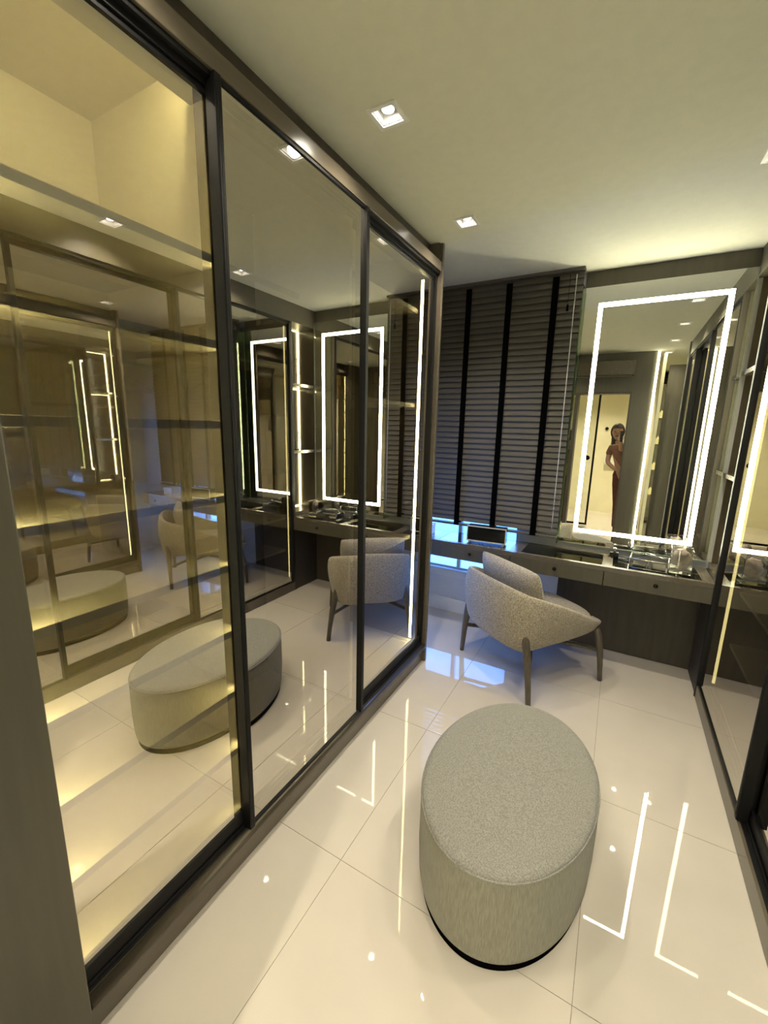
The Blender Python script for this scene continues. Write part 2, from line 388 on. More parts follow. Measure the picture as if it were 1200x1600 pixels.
box('bottom_panel', 'laminate_dk', (.662, 1.20, .46, 2.972, .10, .118), rw)
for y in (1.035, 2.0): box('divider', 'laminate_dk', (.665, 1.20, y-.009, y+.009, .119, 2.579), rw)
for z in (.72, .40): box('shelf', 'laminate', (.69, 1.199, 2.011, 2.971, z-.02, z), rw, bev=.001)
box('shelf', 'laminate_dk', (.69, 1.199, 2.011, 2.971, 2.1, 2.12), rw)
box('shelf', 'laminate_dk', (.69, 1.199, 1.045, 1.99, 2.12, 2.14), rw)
q = B().tube([(.90, 1.045, 1.99), (.90, 1.99, 1.99)], .013, 12); q.obj('hanging_rail', 'wire', rw)
q = B().tube([(.90, 2.01, 1.99), (.90, 2.97, 1.99)], .013, 12); q.obj('hanging_rail', 'wire', rw)
led(rw, (.644, .660, 2.9727, 2.980, .12, 2.46), 'led_right'); led(rw, (.668, .686, 1.040, 1.0443, .12, 2.46), 'led_right')
sliding_door(rw, -1, .585, 1.915, 2.970, .094, 2.474)
sliding_door(rw, -1, .617, 1.005, 1.955, .106, 2.474, .046, .028)
sliding_door(rw, -1, .585, .462, 1.040, .094, 2.474)
# clothes hangers
def hanger_mesh():
    q = B(); pts = []
    for k in range(9): a = PI*1.25-k*PI*1.35/8; pts.append((0+.0*k, .022*math.cos(a), .028+.022*math.sin(a)+.02))
    q.tube([(0, 0, -.02), (0, 0, .02)]+[(0, p[1], p[2]) for p in pts[::-1]], .003, 6)
    q.tube([(0, -.21, -.115), (0, -.12, -.07), (0, -.03, -.022), (0, 0, -.016), (0, .03, -.022), (0, .12, -.07), (0, .21, -.115)], [.007, .009, .009, .009, .009, .009, .007], 8)
    q.tube([(0, -.205, -.118), (0, .205, -.118)], .005, 6)
    return q
h0 = None
for i, (y, a) in enumerate([(1.22, .3), (1.42, 1.15), (1.60, 1.9), (1.72, 1.4), (2.35, 1.7), (2.6, 1.2)]):
    lb = ['dark clothes hanger nearest the end of the rail inside right wardrobe', 'dark clothes hanger turned square on the middle of the rail',
          'dark clothes hanger swung sideways beside two others on the rail', 'dark clothes hanger last on the near rail by the divider',
          'lone dark clothes hanger on the far rail near the divider', 'dark clothes hanger on the far rail nearest the vanity'][i]
    if h0 is None:
        h0 = thing('clothes_hanger', lb, 'hanger', (.90, y, 1.925), 'dark clothes hangers inside the right wardrobe', a-PI/2)
        hanger_mesh().obj('frame', 'wire', h0)
    else: dup(h0, (.90, y, 1.925), lb, a-PI/2)

# ================================================================== NICHE (right of the mirror)
ni = thing('display_niche', 'narrow open shelf niche with glowing edge between mirror and right wardrobe', 'shelving', (0, 0, 0))
box('back_panel', 'taupe_gloss', (.80, .82, 2.992, 3.338, .62, 2.491), ni)
box('side_panel', 'taupe_gloss', (.603, .80, 3.326, 3.338, .78, 2.491), ni)
box('side_panel', 'taupe', (.603, .80, 2.992, 3.0, .78, 2.491), ni)
box('base_panel', 'taupe_gloss', (.588, .80, 2.992, 3.338, .742, .778), ni)
box('top_panel', 'taupe', (.703, .80, 2.993, 3.338, 2.492, 2.51), ni)
for z in (1.975, 1.365):
    s_ = box('shelf', 'taupe_gloss', (.592, .799, 3.001, 3.325, z-.026, z), ni)
    box('front_edge', 'steel', (.582, .591, 3.001, 3.325, z-.026, z), s_)
for (a, b) in ((.78, 1.338), (1.366, 1.948), (1.976, 2.49)):
    led(ni, (.786, .799, 3.315, 3.3255, a+.002, b-.002), 'led_niche')
for z in (1.945, 2.488, .786): led(ni, (.792, .799, 3.005, 3.31, z-.005, z), 'led_niche')
# wire ornaments on its shelves
def orn(loc, label, kind):
    t = thing('wire_ornament', label, 'ornament', loc)
    q = B()
    if kind == 0:
        q.tube([(0, .055*math.cos(a), .165+.075*math.sin(a)) for a in [2*PI*k/28 for k in range(28)]], .003, 6, closed=True)
        q.tube([(0, -.05, .165), (0, 0, .175), (0, .05, .165)], .0025, 6); q.tube([(0, 0, .24), (.004, .012, .16), (0, 0, .09)], .0025, 6)
    else:
        q.tube([(0, .075*math.cos(a), .16+.085*math.sin(a)) for a in [PI+PI*k/16 for k in range(17)]], .003, 6)
        q.tube([(0, (.015+.0018*k)*math.cos(k*.55), .125+(.015+.0018*k)*math.sin(k*.55)) for k in range(26)], .0025, 6)
        q.tube([(0, .075, .16), (0, .045, .172), (0, .03, .16)], .003, 6); q.tube([(0, -.075, .16), (0, -.045, .172), (0, -.03, .16)], .003, 6)
    q.obj('wire_figure', 'wire', t)
    B().tube([(0, 0, .01), (0, 0, .09)], .003, 8).obj('stem', 'wire', t)
    B().lathe([(0, 0), (.032, 0), (.032, .008), (.028, .010), (0, .010)], n=20).obj('base', 'wire', t)
orn((.69, 3.18, 1.9755), 'oval wire ornament with crossed wires on the upper niche shelf', 0)
orn((.69, 3.15, 1.3655), 'bowl-shaped wire ornament with a spiral on the lower niche shelf', 1)

# ================================================================== LIGHTED MIRROR
mi = thing('wall_mirror', 'tall wall mirror with a glowing rectangular light frame above the vanity', 'mirror', (0, 0, 0))
box('mirror_glass', 'mirror', (-.330, .5745, 3.300, 3.311, .79, 2.545), mi)
q = B(); q.box(-.336, -.3302, 3.20, 3.311, .79, 2.535); q.obj('side_glass', 'green', mi)
q = B(); q.box(-.3365, -.3300, 3.297, 3.2998, .785, 2.535); q.box(-.3300, .5745, 3.297, 3.2998, .785, .791); q.box(.5705, .5745, 3.297, 3.2998, .791, 2.535); q.obj('glass_edge', 'edgeglass', mi)
# LED band: 716 x 1572 mm
lx0, lx1, lz0, lz1, lw_ = -.236-.003, .480+.003, .873-.003, 2.445+.003, .026
ls = .991
q = B(); ya, yb = 3.2965, 3.2996
q.box(lx0*ls, lx1*ls, ya, yb, 1.6+(lz1-lw_-1.6)*ls, 1.6+(lz1-1.6)*ls); q.box(lx0*ls, lx1*ls, ya, yb, 1.6+(lz0-1.6)*ls, 1.6+(lz0+lw_-1.6)*ls)
q.box(lx0*ls, (lx0+lw_)*ls, ya, yb, 1.6+(lz0+lw_-1.6)*ls, 1.6+(lz1-lw_-1.6)*ls); q.box((lx1-lw_)*ls, lx1*ls, ya, yb, 1.6+(lz0+lw_-1.6)*ls, 1.6+(lz1-lw_-1.6)*ls)
q.obj('light_frame', 'led_mirror', mi)

# ================================================================== VANITY
va = thing('vanity_desk', 'long floating taupe vanity with three drawers and dark glass insets under mirror', 'desk', (0, 0, 0))
VX0, VX1, VY0, VY1 = -1.70, .574, 2.962, 3.295
q = B(); q.box(VX0, VX1, VY0+.02, VY1, .618, .632); q.box(VX0, VX1, VY1-.02, VY1, .632, .71)
for x in (VX0, -1.205, -.605, -.008, VX1-.018): q.box(x, x+.018, VY0+.02, VY1-.02, .632, .71)
q.obj('body', 'taupe', va)
ins = [(-1.66, -1.235), (-1.165, -.62), (-.54, -.02), (.04, .515)]
q = B(); q.box(VX0, VX1, VY0, VY0+.035, .712, .742); q.box(VX0, VX1, VY1-.03, VY1, .712, .742)
e = [VX0]+[v for p in ins for v in p]+[VX1]
for i in range(0, len(e), 2): q.box(e[i], e[i+1], VY0+.035, VY1-.03, .712, .742)
q.obj('worktop', 'taupe_gloss', va)
for a, b in ins: box('glass_inset', 'desk_glass', (a+.0015, b-.0015, VY0+.0365, VY1-.0315, .733, .7415), va)
for a, b in ins: box('display_tray', 'dark', (a+.0015, b-.0015, VY0+.0365, VY1-.0315, .7125, .716), va)
for a, b in ((-1.70, -1.205), (-1.201, -.606), (-.602, -.004), (0, .572)):
    d = box('drawer', 'taupe', (a, b, VY0-.002, VY0+.018, .615, .7105), va, bev=.0015)
    c = (a+b)/2
    q = B().lathe([(0, .014), (.006, .0145), (.011, .0125), (.0135, .008), (.0125, .003), (.009, 0), (0, 0)], n=20)
    q.xf(Matrix.Translation((c, VY0-.002, .672)) @ Matrix.Rotation(PI/2, 4, 'X')); q.obj('knob', 'knob', d)

# ================================================================== BLIND
bl = thing('venetian_blind', 'taupe slatted window blind with wide black tapes behind the desk', 'blind', (0, 0, 0))
BX0, BX1, BY = -1.68, -.335, 3.205
box('head_rail', 'slat', (BX0, BX1+.004, 3.175, 3.240, 2.630, CZ-.001), bl)
q = B(); n = 7; wS = .050; pitch_s = .042; tilt = math.radians(66)
prof = []
for k in range(n):
    u = (k/(n-1)-.5)*wS; hgt = .0025*(1-(2*u/wS)**2)
    # room edge down, window edge up
    prof.append((u*math.cos(tilt)-hgt*math.sin(tilt)*0 - hgt*math.sin(tilt), u*math.sin(tilt)+hgt*math.cos(tilt)))
prof2 = [(p[0]+.0022*math.sin(tilt), p[1]-.0022*math.cos(tilt)) for p in prof]
loop = prof+prof2[::-1]
rows = [[(x, py, pz) for (py, pz) in loop+[loop[0]]] for x in (BX0, BX1)]
V = q.grid(rows, smooth=False)
bmesh.ops.remove_doubles(q.bm, verts=q.bm.verts, dist=1e-6)
bmesh.ops.holes_fill(q.bm, edges=q.bm.edges, sides=0)
z = 2.610; sl = q.obj('slat', 'slat', bl, loc=(0, BY, z))
while z-pitch_s > .858:
    z -= pitch_s; c = sl.copy(); COL.objects.link(c); c.parent = bl; c.location = (0, BY, z)
box('bottom_rail', 'slat', (BX0, BX1, BY-.022, BY+.022, .828, .846), bl, bev=.003)
for x in (-1.39, -1.10, -.807, -.502):
    q = B(); q.box(x-.021, x+.021, BY-.0275, BY-.0262, .83, 2.605); q.box(x-.021, x+.021, BY+.0262, BY+.0275, .83, 2.605); q.obj('ladder_tape', 'tape', bl)
q = B().tube([(-.375, 3.165, 2.60), (-.372, 3.168, .90)], .0028, 8); q.obj('tilt_wand', 'whitelac', bl)
q = B().tube([(-.415, 3.17, 2.60), (-.415, 3.17, 2.42)], .0015, 6); q.lathe([(0, -.04), (.008, -.035), (.006, 0), (0, .005)], (-.415, 3.17, 2.42), 10); q.obj('pull_cord', 'tape', bl)

# ================================================================== OTTOMAN
ot = thing('ottoman', 'oval grey fabric ottoman standing on polished tile floor in the middle', 'ottoman', (-.220, 1.412, 0), rz=-.08)
oa, ob = .298, .432
N = 96
def ell(prof, name, m, parent, n=N):
    q = B(); q.lathe(prof, (0, 0, 0), n, 1, 1)
    for v in q.bm.verts:
        r = math.hypot(v.co.x, v.co.y)
        if r > 1e-6:
            # radial offset relative to unit ellipse
            c, s = v.co.x/r, v.co.y/r; v.co.x = c*(oa+(r-1)); v.co.y = s*(ob+(r-1))
    return q.obj(name, m, parent)
ell([(.80, .001), (.985, .001), (.985, .030), (.80, .030), (.80, .001)], 'base', 'tape', ot)
ell([(.72, .031), (.985, .031), (.992, .036), (.996, .06), (1.0, .15), (1.0, .27), (.999, .325), (.996, .336)], 'body', 'felt_side', ot)
ell([(.996, .336), (.998, .342), (.990, .352), (.975, .357), (.93, .359), (.85, .360), (.80, .3603)], 'seat_ring', 'felt', ot).name = 'seat_edge'
q = B(); rings = [.80, .6, .3, .0]
P = []
for k in range(N):
    a = 2*PI*k/N; P.append([((oa-.2)*math.cos(a)*t, (ob-.2)*math.sin(a)*t, .3603) for t in (1, .66, .33, 0)])
q.grid(P, closed_u=True); bmesh.ops.remove_doubles(q.bm, verts=q.bm.verts, dist=1e-5)
q.obj('seat_top', 'felt', ot)
q = B().tube([((oa-.003)*math.cos(2*PI*k/N), (ob-.003)*math.sin(2*PI*k/N), .341) for k in range(N)], .0035, 6, closed=True); q.obj('piping', 'felt', ot)

# ================================================================== ARMCHAIR
mid = Vector((-.5645, 2.562)); Rv = Vector((.8005, -.5993)); Fv = Vector((.5993, .8005))
ch = thing('armchair', 'low boucle lounge chair with dark splayed legs facing the vanity', 'chair', (mid.x, mid.y, 0), rz=math.atan2(Rv.y, Rv.x))
# path control: r, f, rim z, bottom z, inset of bottom, rim inset
ctl = [(.19, .630, .400, .366, .02, .00), (.292, .585, .422, .355, .04, .0), (.333, .45, .474, .335, .075, .0), (.345, .30, .543, .318, .09, .0), (.345, .14, .610, .305, .10, .002), (.338, .02, .652, .292, .105, .008),
       (.300, -.065, .674, .282, .105, .014), (.22, -.105, .684, .278, .10, .016), (.11, -.122, .690, .280, .09, .016), (0, -.127, .692, .280, .09, .016)]
ctl = ctl+[(-c[0], *c[1:]) for c in ctl[-2::-1]]
def cr_(p0, p1, p2, p3, t): return .5*((2*p1)+(-p0+p2)*t+(2*p0-5*p1+4*p2-p3)*t*t+(-p0+3*p1-3*p2+p3)*t**3)
path = []
for i in range(len(ctl)-1):
    a = [ctl[max(i-1, 0)], ctl[i], ctl[i+1], ctl[min(i+2, len(ctl)-1)]]
    for k in range(4): path.append(tuple(cr_(a[0][j], a[1][j], a[2][j], a[3][j], k/4) for j in range(6)))
path.append(ctl[-1])
P = []
for i, (r, f, zr, zb, ib, ir) in enumerate(path):
    p0, p1 = path[max(i-1, 0)], path[min(i+1, len(path)-1)]
    tx, ty = p1[0]-p0[0], p1[1]-p0[1]; L_ = math.hypot(tx, ty); nx, ny = ty/L_, -tx/L_    # candidate normal
    if nx*r+ny*(f-.25) < 0: nx, ny = -nx, -ny
    h = zr-zb
    endt = min(1, min(i, len(path)-1-i)/6)
    th = .045*(.35+.65*endt)
    def pt(off, z): return (r+nx*off, f+ny*off, z)
    col = [(0, .25, zb+.015) if False else (r*.45, .25+(f-.25)*.5, zb+.01)]
    col += [pt(-ib*1.3, zb+.002), pt(-ib*.75, zb+.006), pt(-ib*.3, zb+h*.10+.006), pt(-.022, zb+h*.32), pt(.002, zb+h*.60), pt(-ir*.6, zb+h*.85), pt(-ir-.004, zr-.010), pt(-ir-.014, zr)]
    col += [pt(-ir-th+.010, zr-.001), pt(-ir-th, zr-.014), pt(-th-.012, zb+h*.75), pt(-th-.03, min(zr-.02, max(zb+h*.5, .37))), pt(-th-.05, .37 if h > .12 else zb+h*.4)]
    P.append(col)
q = B(); q.grid(P)
o = q.obj('shell', 'boucle', ch, subsurf=1)
# underside closing plate and seat pad
def rrect(w, d, n=32, e=3.2):
    o_ = []
    for k in range(n):
        a = 2*PI*k/n; c, s = math.cos(a), math.sin(a)
        o_.append((w*math.copysign(abs(c)**(2/e), c), d*math.copysign(abs(s)**(2/e), s)))
    return o_
def pad(name, m, parent, w, d, cf, prof, taper=0, e=3.2, n=40, sub=0):
    q = B(); rows = []
    base = rrect(1, 1, n, e)
    for sc, z in prof:
        rows.append([(x*(w-(1-sc)*.3)*(1-taper*(-y)*.5), cf+y*(d-(1-sc)*.3), z) for x, y in base])
    P_ = [[rows[j][i] for j in range(len(rows))] for i in range(n)]
    q.grid(P_, closed_u=True)
    bmesh.ops.holes_fill(q.bm, edges=q.bm.edges, sides=0)
    return q.obj(name, m, parent, subsurf=sub)
pad('seat', 'boucle', ch, .300, .335, .290, [(.75, .335), (.93, .340), (.985, .355), (1.0, .385), (.995, .415), (.96, .434), (.85, .441), (.5, .443), (.2, .443)], sub=1)
pad('underframe', 'wood', ch, .22, .24, .27, [(.9, .285), (1, .288), (1, .333), (.9, .336)])
for s in (-1, 1):
    q = B(); pts = []; rs = []
    for t in [0, .1, .3, .5, .7, .85, .93, .975, 1.0]:
        pts.append((s*(.342-.075*t+.010*math.sin(t*PI)), -.022-.008*t, .002+.455*t)); rs.append([.0155, .0165, .0185, .021, .0235, .0245, .0235, .018, .006][[0, .1, .3, .5, .7, .85, .93, .975, 1.0].index(t)])
    q.tube(pts, rs, 14); q.obj('leg', 'wood', ch)
for s in (-1, 1):
    q = B(); q.tube([(s*.318, .605, .002), (s*.312, .598, .11), (s*.305, .585, .22), (s*.297, .567, .32), (s*.288, .545, .375)], [.0145, .0165, .019, .021, .020], 14); q.obj('leg', 'wood', ch)
for s in (-1, 1):
    q = B(); q.tube([(s*.315, -.02, .215), (s*.2, .10, .225), (0, .285, .228), (-s*.2, .47, .225), (-s*.295, .572, .215)], [.015, .014, .014, .014, .015], 4); q.obj('cross_brace', 'wood', ch)
# scatter cushion
cu = thing('cushion', 'plump boucle scatter cushion leaning against the back of the armchair', 'cushion', (mid.x, mid.y, 0), rz=math.atan2(Rv.y, Rv.x))
q = B(); nu = 22; nv = 18; W_, H_, T_ = .285, .185, .062
def cush(sgn):
    rows = []
    for i in range(nu+1):
        u = -1+2*i/nu; row = []
        for j in range(nv+1):
            v = -1+2*j/nv
            pinch = 1-.055*abs(v)**5-.03*(1-abs(v)**2)*abs(u)**6; pv = 1-.055*abs(u)**5-.09*(1-abs(u)**2.0)*abs(v)**6
            th = max(0, (1-abs(u)**3.2))**.55*max(0, (1-abs(v)**3.2))**.55
            row.append((u*W_*pinch, sgn*T_*th, v*H_*pv))
        rows.append(row)
    return rows
q.grid(cush(1)); q.grid(cush(-1)); bmesh.ops.remove_doubles(q.bm, verts=q.bm.verts, dist=1e-5)
q.xf(Matrix.Translation((-.02, .105, .604)) @ Matrix.Rotation(math.radians(15), 4, 'X'))
q.obj('cover', 'boucle', cu, subsurf=1)

# ================================================================== THINGS ON THE VANITY
VT = .7425
# black box with pale gold rim standing on the desk
bx = thing('display_box', 'black glossy box with a pale gold rim on the desk before the blind', 'box', (-.818, 3.075, VT), rz=.08)
box('box_body', 'blackglass', (-.145, .145, -.010, .075, .012, .128), bx, bev=.002)
q = B(); t_ = .006
q.box(-.147, .147, -.020, -.010, .124, .130); q.box(-.147, .147, -.020, -.010, .012, .018)
q.box(-.147, -.141, -.020, -.010, .018, .124); q.box(.141, .147, -.020, -.010, .018, .124); q.obj('rim', 'brass', bx)
for sx_ in (-.13, .13): box('foot', 'brass', (sx_-.004, sx_+.004, -.018, .06, .0, .012), bx)
# stack at far left
bk = thing('storage_box', 'pale lidded box half hidden behind the left wardrobe end on the desk', 'box', (-1.345, 3.11, VT), rz=.05)
box('box_body', 'whitelac', (-.07, .07, -.06, .06, 0, .062), bk, bev=.002); box('lid', 'whitelac', (-.073, .073, -.063, .063, .0625, .082), bk, bev=.002)
# acrylic organiser with wire handle
tr = thing('acrylic_organiser', 'clear acrylic tray with bright edges holding cosmetics below the mirror', 'organiser', (.245, 3.105, VT), rz=-.10)
q = B(); a, b, h = .105, .075, .062; t_ = .004
q.box(-a, a, -b, b, 0, t_); q.box(-a, a, -b, -b+t_, t_, h); q.box(-a, a, b-t_, b, t_, h); q.box(-a, -a+t_, -b+t_, b-t_, t_, h); q.box(a-t_, a, -b+t_, b-t_, t_, h); q.box(-.002, .002, -b+t_, b-t_, t_, h*.8)
q.obj('tray', 'acrylic', tr)
q = B()
for zz in (.003, h): q.tube([(-a, -b, zz), (a, -b, zz), (a, b, zz), (-a, b, zz)], .003, 6, closed=True)
for x_ in (-a, a):
    for y_ in (-b, b): q.tube([(x_, y_, 0), (x_, y_, h)], .003, 6)
q.tube([(-.0, -b, h), (0, -b, .005)], .0018, 6); q.obj('bright_edge', 'steel', tr)
q = B(); q.tube([(-.095+.19*k/14, .02*math.sin(k/14*PI*2), h+.006+.022*math.sin(k/14*PI)) for k in range(15)], .003, 6)
q.tube([(.03*math.cos(2*PI*k/16)-.05, .03*math.sin(2*PI*k/16), h+.012+.008*math.cos(2*PI*k/16)) for k in range(16)], .0025, 6, closed=True); q.obj('lid_handle', 'acrylic', tr)
for i, (x_, y_, c_, lb) in enumerate([(-.05, -.01, 'blackglass', 'black compact lying in the left half of the acrylic tray'), (.055, .005, 'blackglass', 'black compact lying in the right half of the acrylic tray')]):
    cp = thing('makeup_compact', lb, 'cosmetics', (.245+x_*.995+y_*.1, 3.105+y_-x_*.1, VT+.0042), rz=-.10)
    box('case', c_, (-.038, .038, -.05, .05, 0, .012), cp, bev=.003); box('lid', c_, (-.038, .038, -.05, .05, .0125, .018), cp, bev=.002)
# quartz in a clear cube
cb_ = thing('glass_cube', 'clear glass cube block below the pinkish stone beside the organiser', 'glass', (.412, 3.118, VT), rz=-.06)
cb_['label'] = 'clear glass cube holding the pinkish rock beside the acrylic organiser'
q = B(); s_ = .056; q.box(-s_, s_, -s_, s_, 0, .030)
for sg in (-1, 1):
    q.box(min(sg*s_, sg*(s_-.004)), max(sg*s_, sg*(s_-.004)), -s_, s_, .030, .150); q.box(-s_+.004, s_-.004, min(sg*s_, sg*(s_-.004)), max(sg*s_, sg*(s_-.004)), .030, .150)
q.obj('cube_walls', 'acrylic', cb_)
q = B()
for zz in (.031, .150): q.tube([(-s_, -s_, zz), (s_, -s_, zz), (s_, s_, zz), (-s_, s_, zz)], .0014, 5, closed=True)
q.obj('bright_edge', 'steel', cb_)
q = B(); bmesh.ops.create_icosphere(q.bm, subdivisions=4, radius=.05)
from mathutils import noise as NZ
for v in q.bm.verts:
    d = v.co.normalized(); k = 1+.22*NZ.noise(d*2.3+Vector((3, 1, 7)))+.16*NZ.noise(d*5)
    v.co = Vector((d.x*.050*min(k, 1.03), d.y*.050*min(k, 1.03), d.z*.060*k)); 
for f in q.bm.faces: f.smooth = True
q.xf(Matrix.Translation((.412, 3.118, VT+.088)))
tag(q.obj('quartz_rock', 'rock'), 'rough pinkish quartz rock sitting in the clear glass cube', 'rock')
# little black bottle with a round stopper
bt = thing('perfume_bottle', 'small black bottle with a shiny round stopper by the mirror foot', 'bottle', (.045, 3.24, VT))
B().box(-.028, .028, -.016, .016, 0, .038, bev=.004).obj('flask', 'blackglass', bt)
B().lathe([(0, .038), (.006, .038), (.006, .046), (.011, .050), (.013, .058), (.010, .067), (0, .071)], n=16).obj('stopper', 'steel', bt)
# clear brush shape added where the tray handle's reflection shows
br = thing('reflection_brush', 'slim clear brush shape added for the tray handle reflection, between bottle and tray', 'brush', (.115, 3.19, VT+.0075), rz=-.45)
B().tube([(-.07, 0, 0), (.04, 0, 0)], [.004, .006], 10).obj('handle', 'acrylic', br); B().tube([(.04, 0, 0), (.055, 0, 0), (.075, 0, 0)], [.006, .0075, .003], 10).obj('bristles', 'hair', br)

# ================================================================== BEHIND THE CAMERA (seen in the mirrors)
ac = thing('air_conditioner', 'long grey wall air conditioner mounted above the bathroom doorway', 'air conditioner', (-.31, -.06, 2.43))
B().box(-.36, .35, .001, .17, -.09, .10, bev=.012).obj('housing', 'taupe_gloss', ac); B().box(-.34, .33, .10, .165, -.105, -.092, bev=.003).obj('louvre', 'taupe', ac)
wl = box('light_profile', 'led_mirror', (.283, .306, -.059, -.050, .02, CZ-.01)); tag(wl, 'full-height white light strip on the wall end beside the doorway', 'light')
sd = thing('shower_screen', 'black framed glass shower door with a round knob in the bathroom', 'shower', (0, -1.24, 0))
q = B(); q.box(-1.1, -.37, -.012, .012, .02, .05); q.box(-.40, -.37, -.012, .012, .05, 2.25); q.box(-1.1, -.37, -.012, .012, 2.25, 2.28); q.obj('frame', 'black', sd)
box('glass_pane', 'clear', (-1.1, -.40, -.004, .004, .05, 2.25), sd)
B().lathe([(0, 0), (.035, 0), (.04, .02), (.035, .035), (0, .035)], n=20).xf(Matrix.Translation((-.475, .004, 1.17)) @ Matrix.Rotation(-PI/2, 4, 'X')).obj('knob', 'knob', sd)
sr = thing('shower_rail', 'slim white shower rail with a soap basket on the bathroom wall', 'shower fitting', (-.17, -2.84, 1.2))
B().tube([(0, .05, -.25), (0, .05, .45)], .012, 8).obj('rail', 'steel', sr); B().box(-.09, .13, .001, .10, -.22, -.19, bev=.004).box(-.09, .13, .09, .10, -.19, -.14).obj('soap_basket', 'whitelac', sr)
B().lathe([(0, 0), (.03, 0), (.03, .05), (0, .05)], n=16).xf(Matrix.Translation((-.11, .0015, .47)) @ Matrix.Rotation(-PI/2, 4, 'X')).obj('wall_hook', 'knob', sr)
# cabinet in the alcove
ca = thing('glass_cabinet', 'tall dark glass fronted cabinet with glowing edges at the end of the alcove', 'cabinet', (0, -2.45, 0))
q = B(); q.box(.41, .43, .0, .33, .02, 2.45); q.box(.68, .70, 0, .33, .02, 2.45); q.box(.43, .68, 0, .01, .02, 2.45); q.box(.43, .68, 0, .33, .02, .05); q.box(.43, .68, 0, .33, 2.42, 2.45)
q.obj('carcass', 'dark', ca)
for z in (.5, .95, 1.4, 1.85): box('shelf', 'clear', (.431, .679, .012, .31, z, z+.01), ca)
box('glass_pane', 'clear', (.431, .68, .322, .328, .051, 2.419), ca)
for x_ in (.431, .668): box('led_strip', 'led_robe', (x_, x_+.010, .30, .312, .06, 2.41), ca)
k = 0
g0 = None
for z, zn in ((.51, 'lowest'), (.96, 'second lowest'), (1.41, 'second highest'), (1.86, 'top')):
    for x_, xn in ((.48, 'by the left edge'), (.55, 'in the middle'), (.62, 'by the right edge')):
        k += 1
        loc = (x_, -2.28, z+.001); lb = 'steel capped brass bottle %s of the %s alcove shelf' % (xn, zn)
        if g0 is None:
            g0 = thing('glass_bottle', lb, 'bottle', loc, 'bottles in the alcove cabinet')
            B().lathe([(0, 0), (.032, 0), (.034, .01), (.034, .09), (.014, .12), (.012, .13), (0, .13)], n=14).obj('flask', 'brass', g0)
            B().lathe([(0, .13), (.014, .13), (.014, .15), (0, .152)], n=12).obj('cap', 'steel', g0)
        else: dup(g0, loc, lb)

# ---- person in the doorway, holding the phone
pe = thing('person', 'person with long dark hair and maroon skirt leaning round the doorway with a phone', 'person', (0, 0, 0))
def skin_obj(name, m, verts, edges, parent, sub=2, root=0):
    me = bpy.data.meshes.new(name); me.from_pydata([v[0] for v in verts], edges, []); me.materials.append(M[m])
    o = bpy.data.objects.new(name, me); COL.objects.link(o); o.parent = parent
    md = o.modifiers.new('skin', 'SKIN'); md.use_smooth_shade = True
    for i, v in enumerate(verts):
        sv = me.skin_vertices[0].data[i]; sv.radius = (v[1], v[2] if len(v) > 2 else v[1]); sv.use_root = (i == root)
    s2 = o.modifiers.new('sub', 'SUBSURF'); s2.levels = sub; s2.render_levels = sub
    return o
# joints: feet behind the jamb, torso leaning into the opening
V = [((.10, -.46, .92), .15, .11), ((.06, -.455, 1.12), .115, .085), ((.01, -.45, 1.32), .145, .095), ((-.03, -.445, 1.44), .06, .055), ((-.05, -.43, 1.50), .048, .05),   # 0-4 pelvis..neck
     ((.20, -.46, .50), .062), ((.22, -.48, .10), .040), ((.225, -.40, .035), .036, .03),                # 5-7 leg a
     ((.07, -.46, .86), .075), ((.13, -.47, .50), .060), ((.165, -.49, .10), .038), ((.17, -.41, .035), .035, .03),  # 8-11 leg b
     ((-.13, -.45, 1.38), .046), ((-.15, -.44, 1.16), .034), ((-.04, -.35, 1.07), .026), ((-.005, -.335, 1.06), .022, .012),   # 12-15 left arm
     ((.06, -.40, 1.38), .042), ((.005, -.24, 1.36), .035), ((-.008, -.10, 1.47), .026), ((-.010, -.062, 1.50), .024, .014)]          # 16-19 arm holding phone
Ed = [(0, 1), (1, 2), (2, 3), (3, 4), (0, 5), (5, 6), (6, 7), (0, 8), (8, 9), (9, 10), (10, 11), (2, 12), (12, 13), (13, 14), (14, 15), (2, 16), (16, 17), (17, 18), (18, 19)]
skin_obj('body', 'skin', V, Ed, pe)
def blob(name, m, c, r, parent, f=None, sub=3):
    q = B(); bmesh.ops.create_icosphere(q.bm, subdivisions=sub, radius=1)
    for v in q.bm.verts:
        p = v.co.copy()
        if f: p = f(p)
        v.co = Vector((p.x*r[0], p.y*r[1], p.z*r[2]))+Vector(c)
    for fc in q.bm.faces: fc.smooth = True
    return q.obj(name, m, parent)
def hf(p):
    if p.z < 0: p.x *= 1-.28*abs(p.z); p.y *= 1-.12*abs(p.z)
    if p.y > .8 and abs(p.x) < .22 and -.25 < p.z < .1: p.y *= 1.16
    return p
hc = (-.065, -.415, 1.60)
hd = blob('head', 'skin', hc, (.072, .088, .108), pe, hf, 4)
for s in (-1, 1):
    blob('eye', 'hair', (hc[0]+s*.03, hc[1]+.079, hc[2]+.008), (.011, .006, .006), hd, sub=2)
    blob('ear', 'skin', (hc[0]+s*.072, hc[1]-.005, hc[2]-.005), (.008, .018, .028), hd, sub=2)
blob('mouth', 'skirt', (hc[0], hc[1]+.079, hc[2]-.052), (.021, .006, .006), hd, sub=2)
def hairf(p):
    if p.y > .25 and p.z < .35: p.y = .25+(p.y-.25)*.1
    return p
blob('hair', 'hair', (hc[0], hc[1]-.018, hc[2]+.012), (.092, .104, .122), pe, hairf, 4)
q = B(); q.tube([(-.065, -.50, 1.64), (-.065, -.535, 1.52), (-.05, -.54, 1.36), (-.03, -.535, 1.20)], [.07, .075, .07, .02], 14); q.obj('hair_length', 'hair', pe)
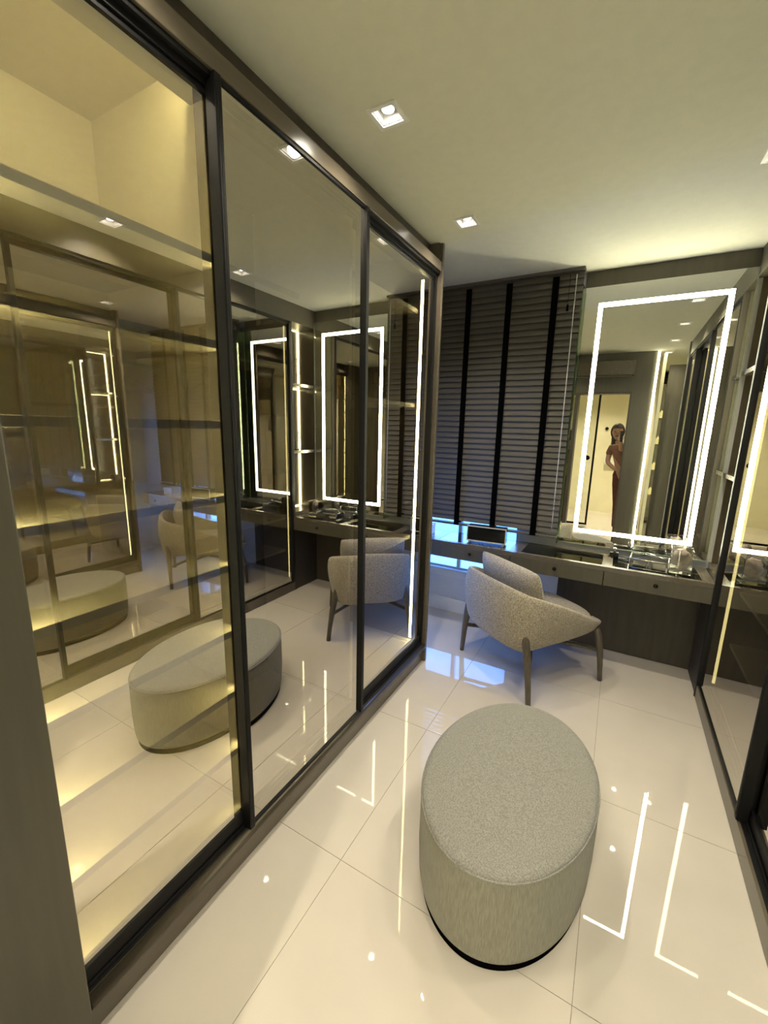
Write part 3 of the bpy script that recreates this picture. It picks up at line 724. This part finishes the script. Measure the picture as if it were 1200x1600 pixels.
V2 = [((.085, -.458, 1.02), .142, .105), ((.06, -.455, 1.14), .122, .092), ((.01, -.45, 1.31), .155, .102), ((-.025, -.447, 1.405), .085, .066), ((-.125, -.45, 1.375), .056), ((-.145, -.445, 1.26), .050), ((.055, -.41, 1.385), .052), ((.03, -.32, 1.372), .047)]
skin_obj('top', 'top', V2, [(0, 1), (1, 2), (2, 3), (2, 4), (4, 5), (2, 6), (6, 7)], pe)
q = B(); P = []
for k in range(32):
    a = 2*PI*k/32; row = []
    for (z, rx, ry, cx_) in ((1.06, .120, .092, .075), (.98, .148, .115, .085), (.85, .162, .13, .115), (.55, .160, .14, .155), (.22, .16, .155, .175), (.20, .15, .15, .175)):
        wv = 1+(.06*math.sin(a*7) if z < .9 else 0); row.append((cx_+rx*wv*math.cos(a), -.46+ry*wv*math.sin(a), z))
    P.append(row)
q.grid(P, closed_u=True); q.obj('skirt', 'skirt', pe)
for s, base in ((0, (-.010, -.05, 1.505)), (1, (.005, -.325, 1.055))):
    dirs = [(-.018, .0), (-.006, .004), (.006, .004), (.018, 0)]
    for j, (dx, dy) in enumerate(dirs):
        L_ = [.055, .064, .060, .048][j]
        if s == 0: pts = [((base[0]+dx*1.1), base[1]-.005, base[2]), (base[0]+dx*1.5, base[1]+.004, base[2]+L_*.5), (base[0]+dx*1.7, base[1]+.010, base[2]+L_)]
        else: pts = [(base[0], base[1]+dx, base[2]), (base[0]+.006, base[1]+dx*1.2, base[2]-L_*.5), (base[0]+.016, base[1]+dx*1.2, base[2]-L_)]
        B().tube(pts, [.0085, .008, .0055], 8).obj('finger', 'skin', pe)
    if s == 0: B().tube([(base[0]-.02, base[1], base[2]-.01), (base[0]-.04, base[1]+.012, base[2]+.012), (base[0]-.036, base[1]+.022, base[2]+.038)], [.010, .009, .006], 8).obj('thumb', 'skin', pe)
    else: B().tube([(base[0], base[1]+.018, base[2]+.012), (base[0]+.012, base[1]+.034, base[2]-.014), (base[0]+.018, base[1]+.036, base[2]-.036)], [.010, .009, .006], 8).obj('thumb', 'skin', pe)
ph = thing('phone', 'slim black phone held up by the person in the doorway', 'phone', (-.012, -.028, 1.545), rz=.0)
B().box(-.014, .020, -.004, .004, -.07, .075, bev=.003).obj('case', 'black', ph)
B().lathe([(0, 0), (.006, 0), (.006, .002), (0, .002)], n=12).xf(Matrix.Translation((.008, .004, .062)) @ Matrix.Rotation(-PI/2, 4, 'X')).obj('camera_lens', 'blackglass', ph)
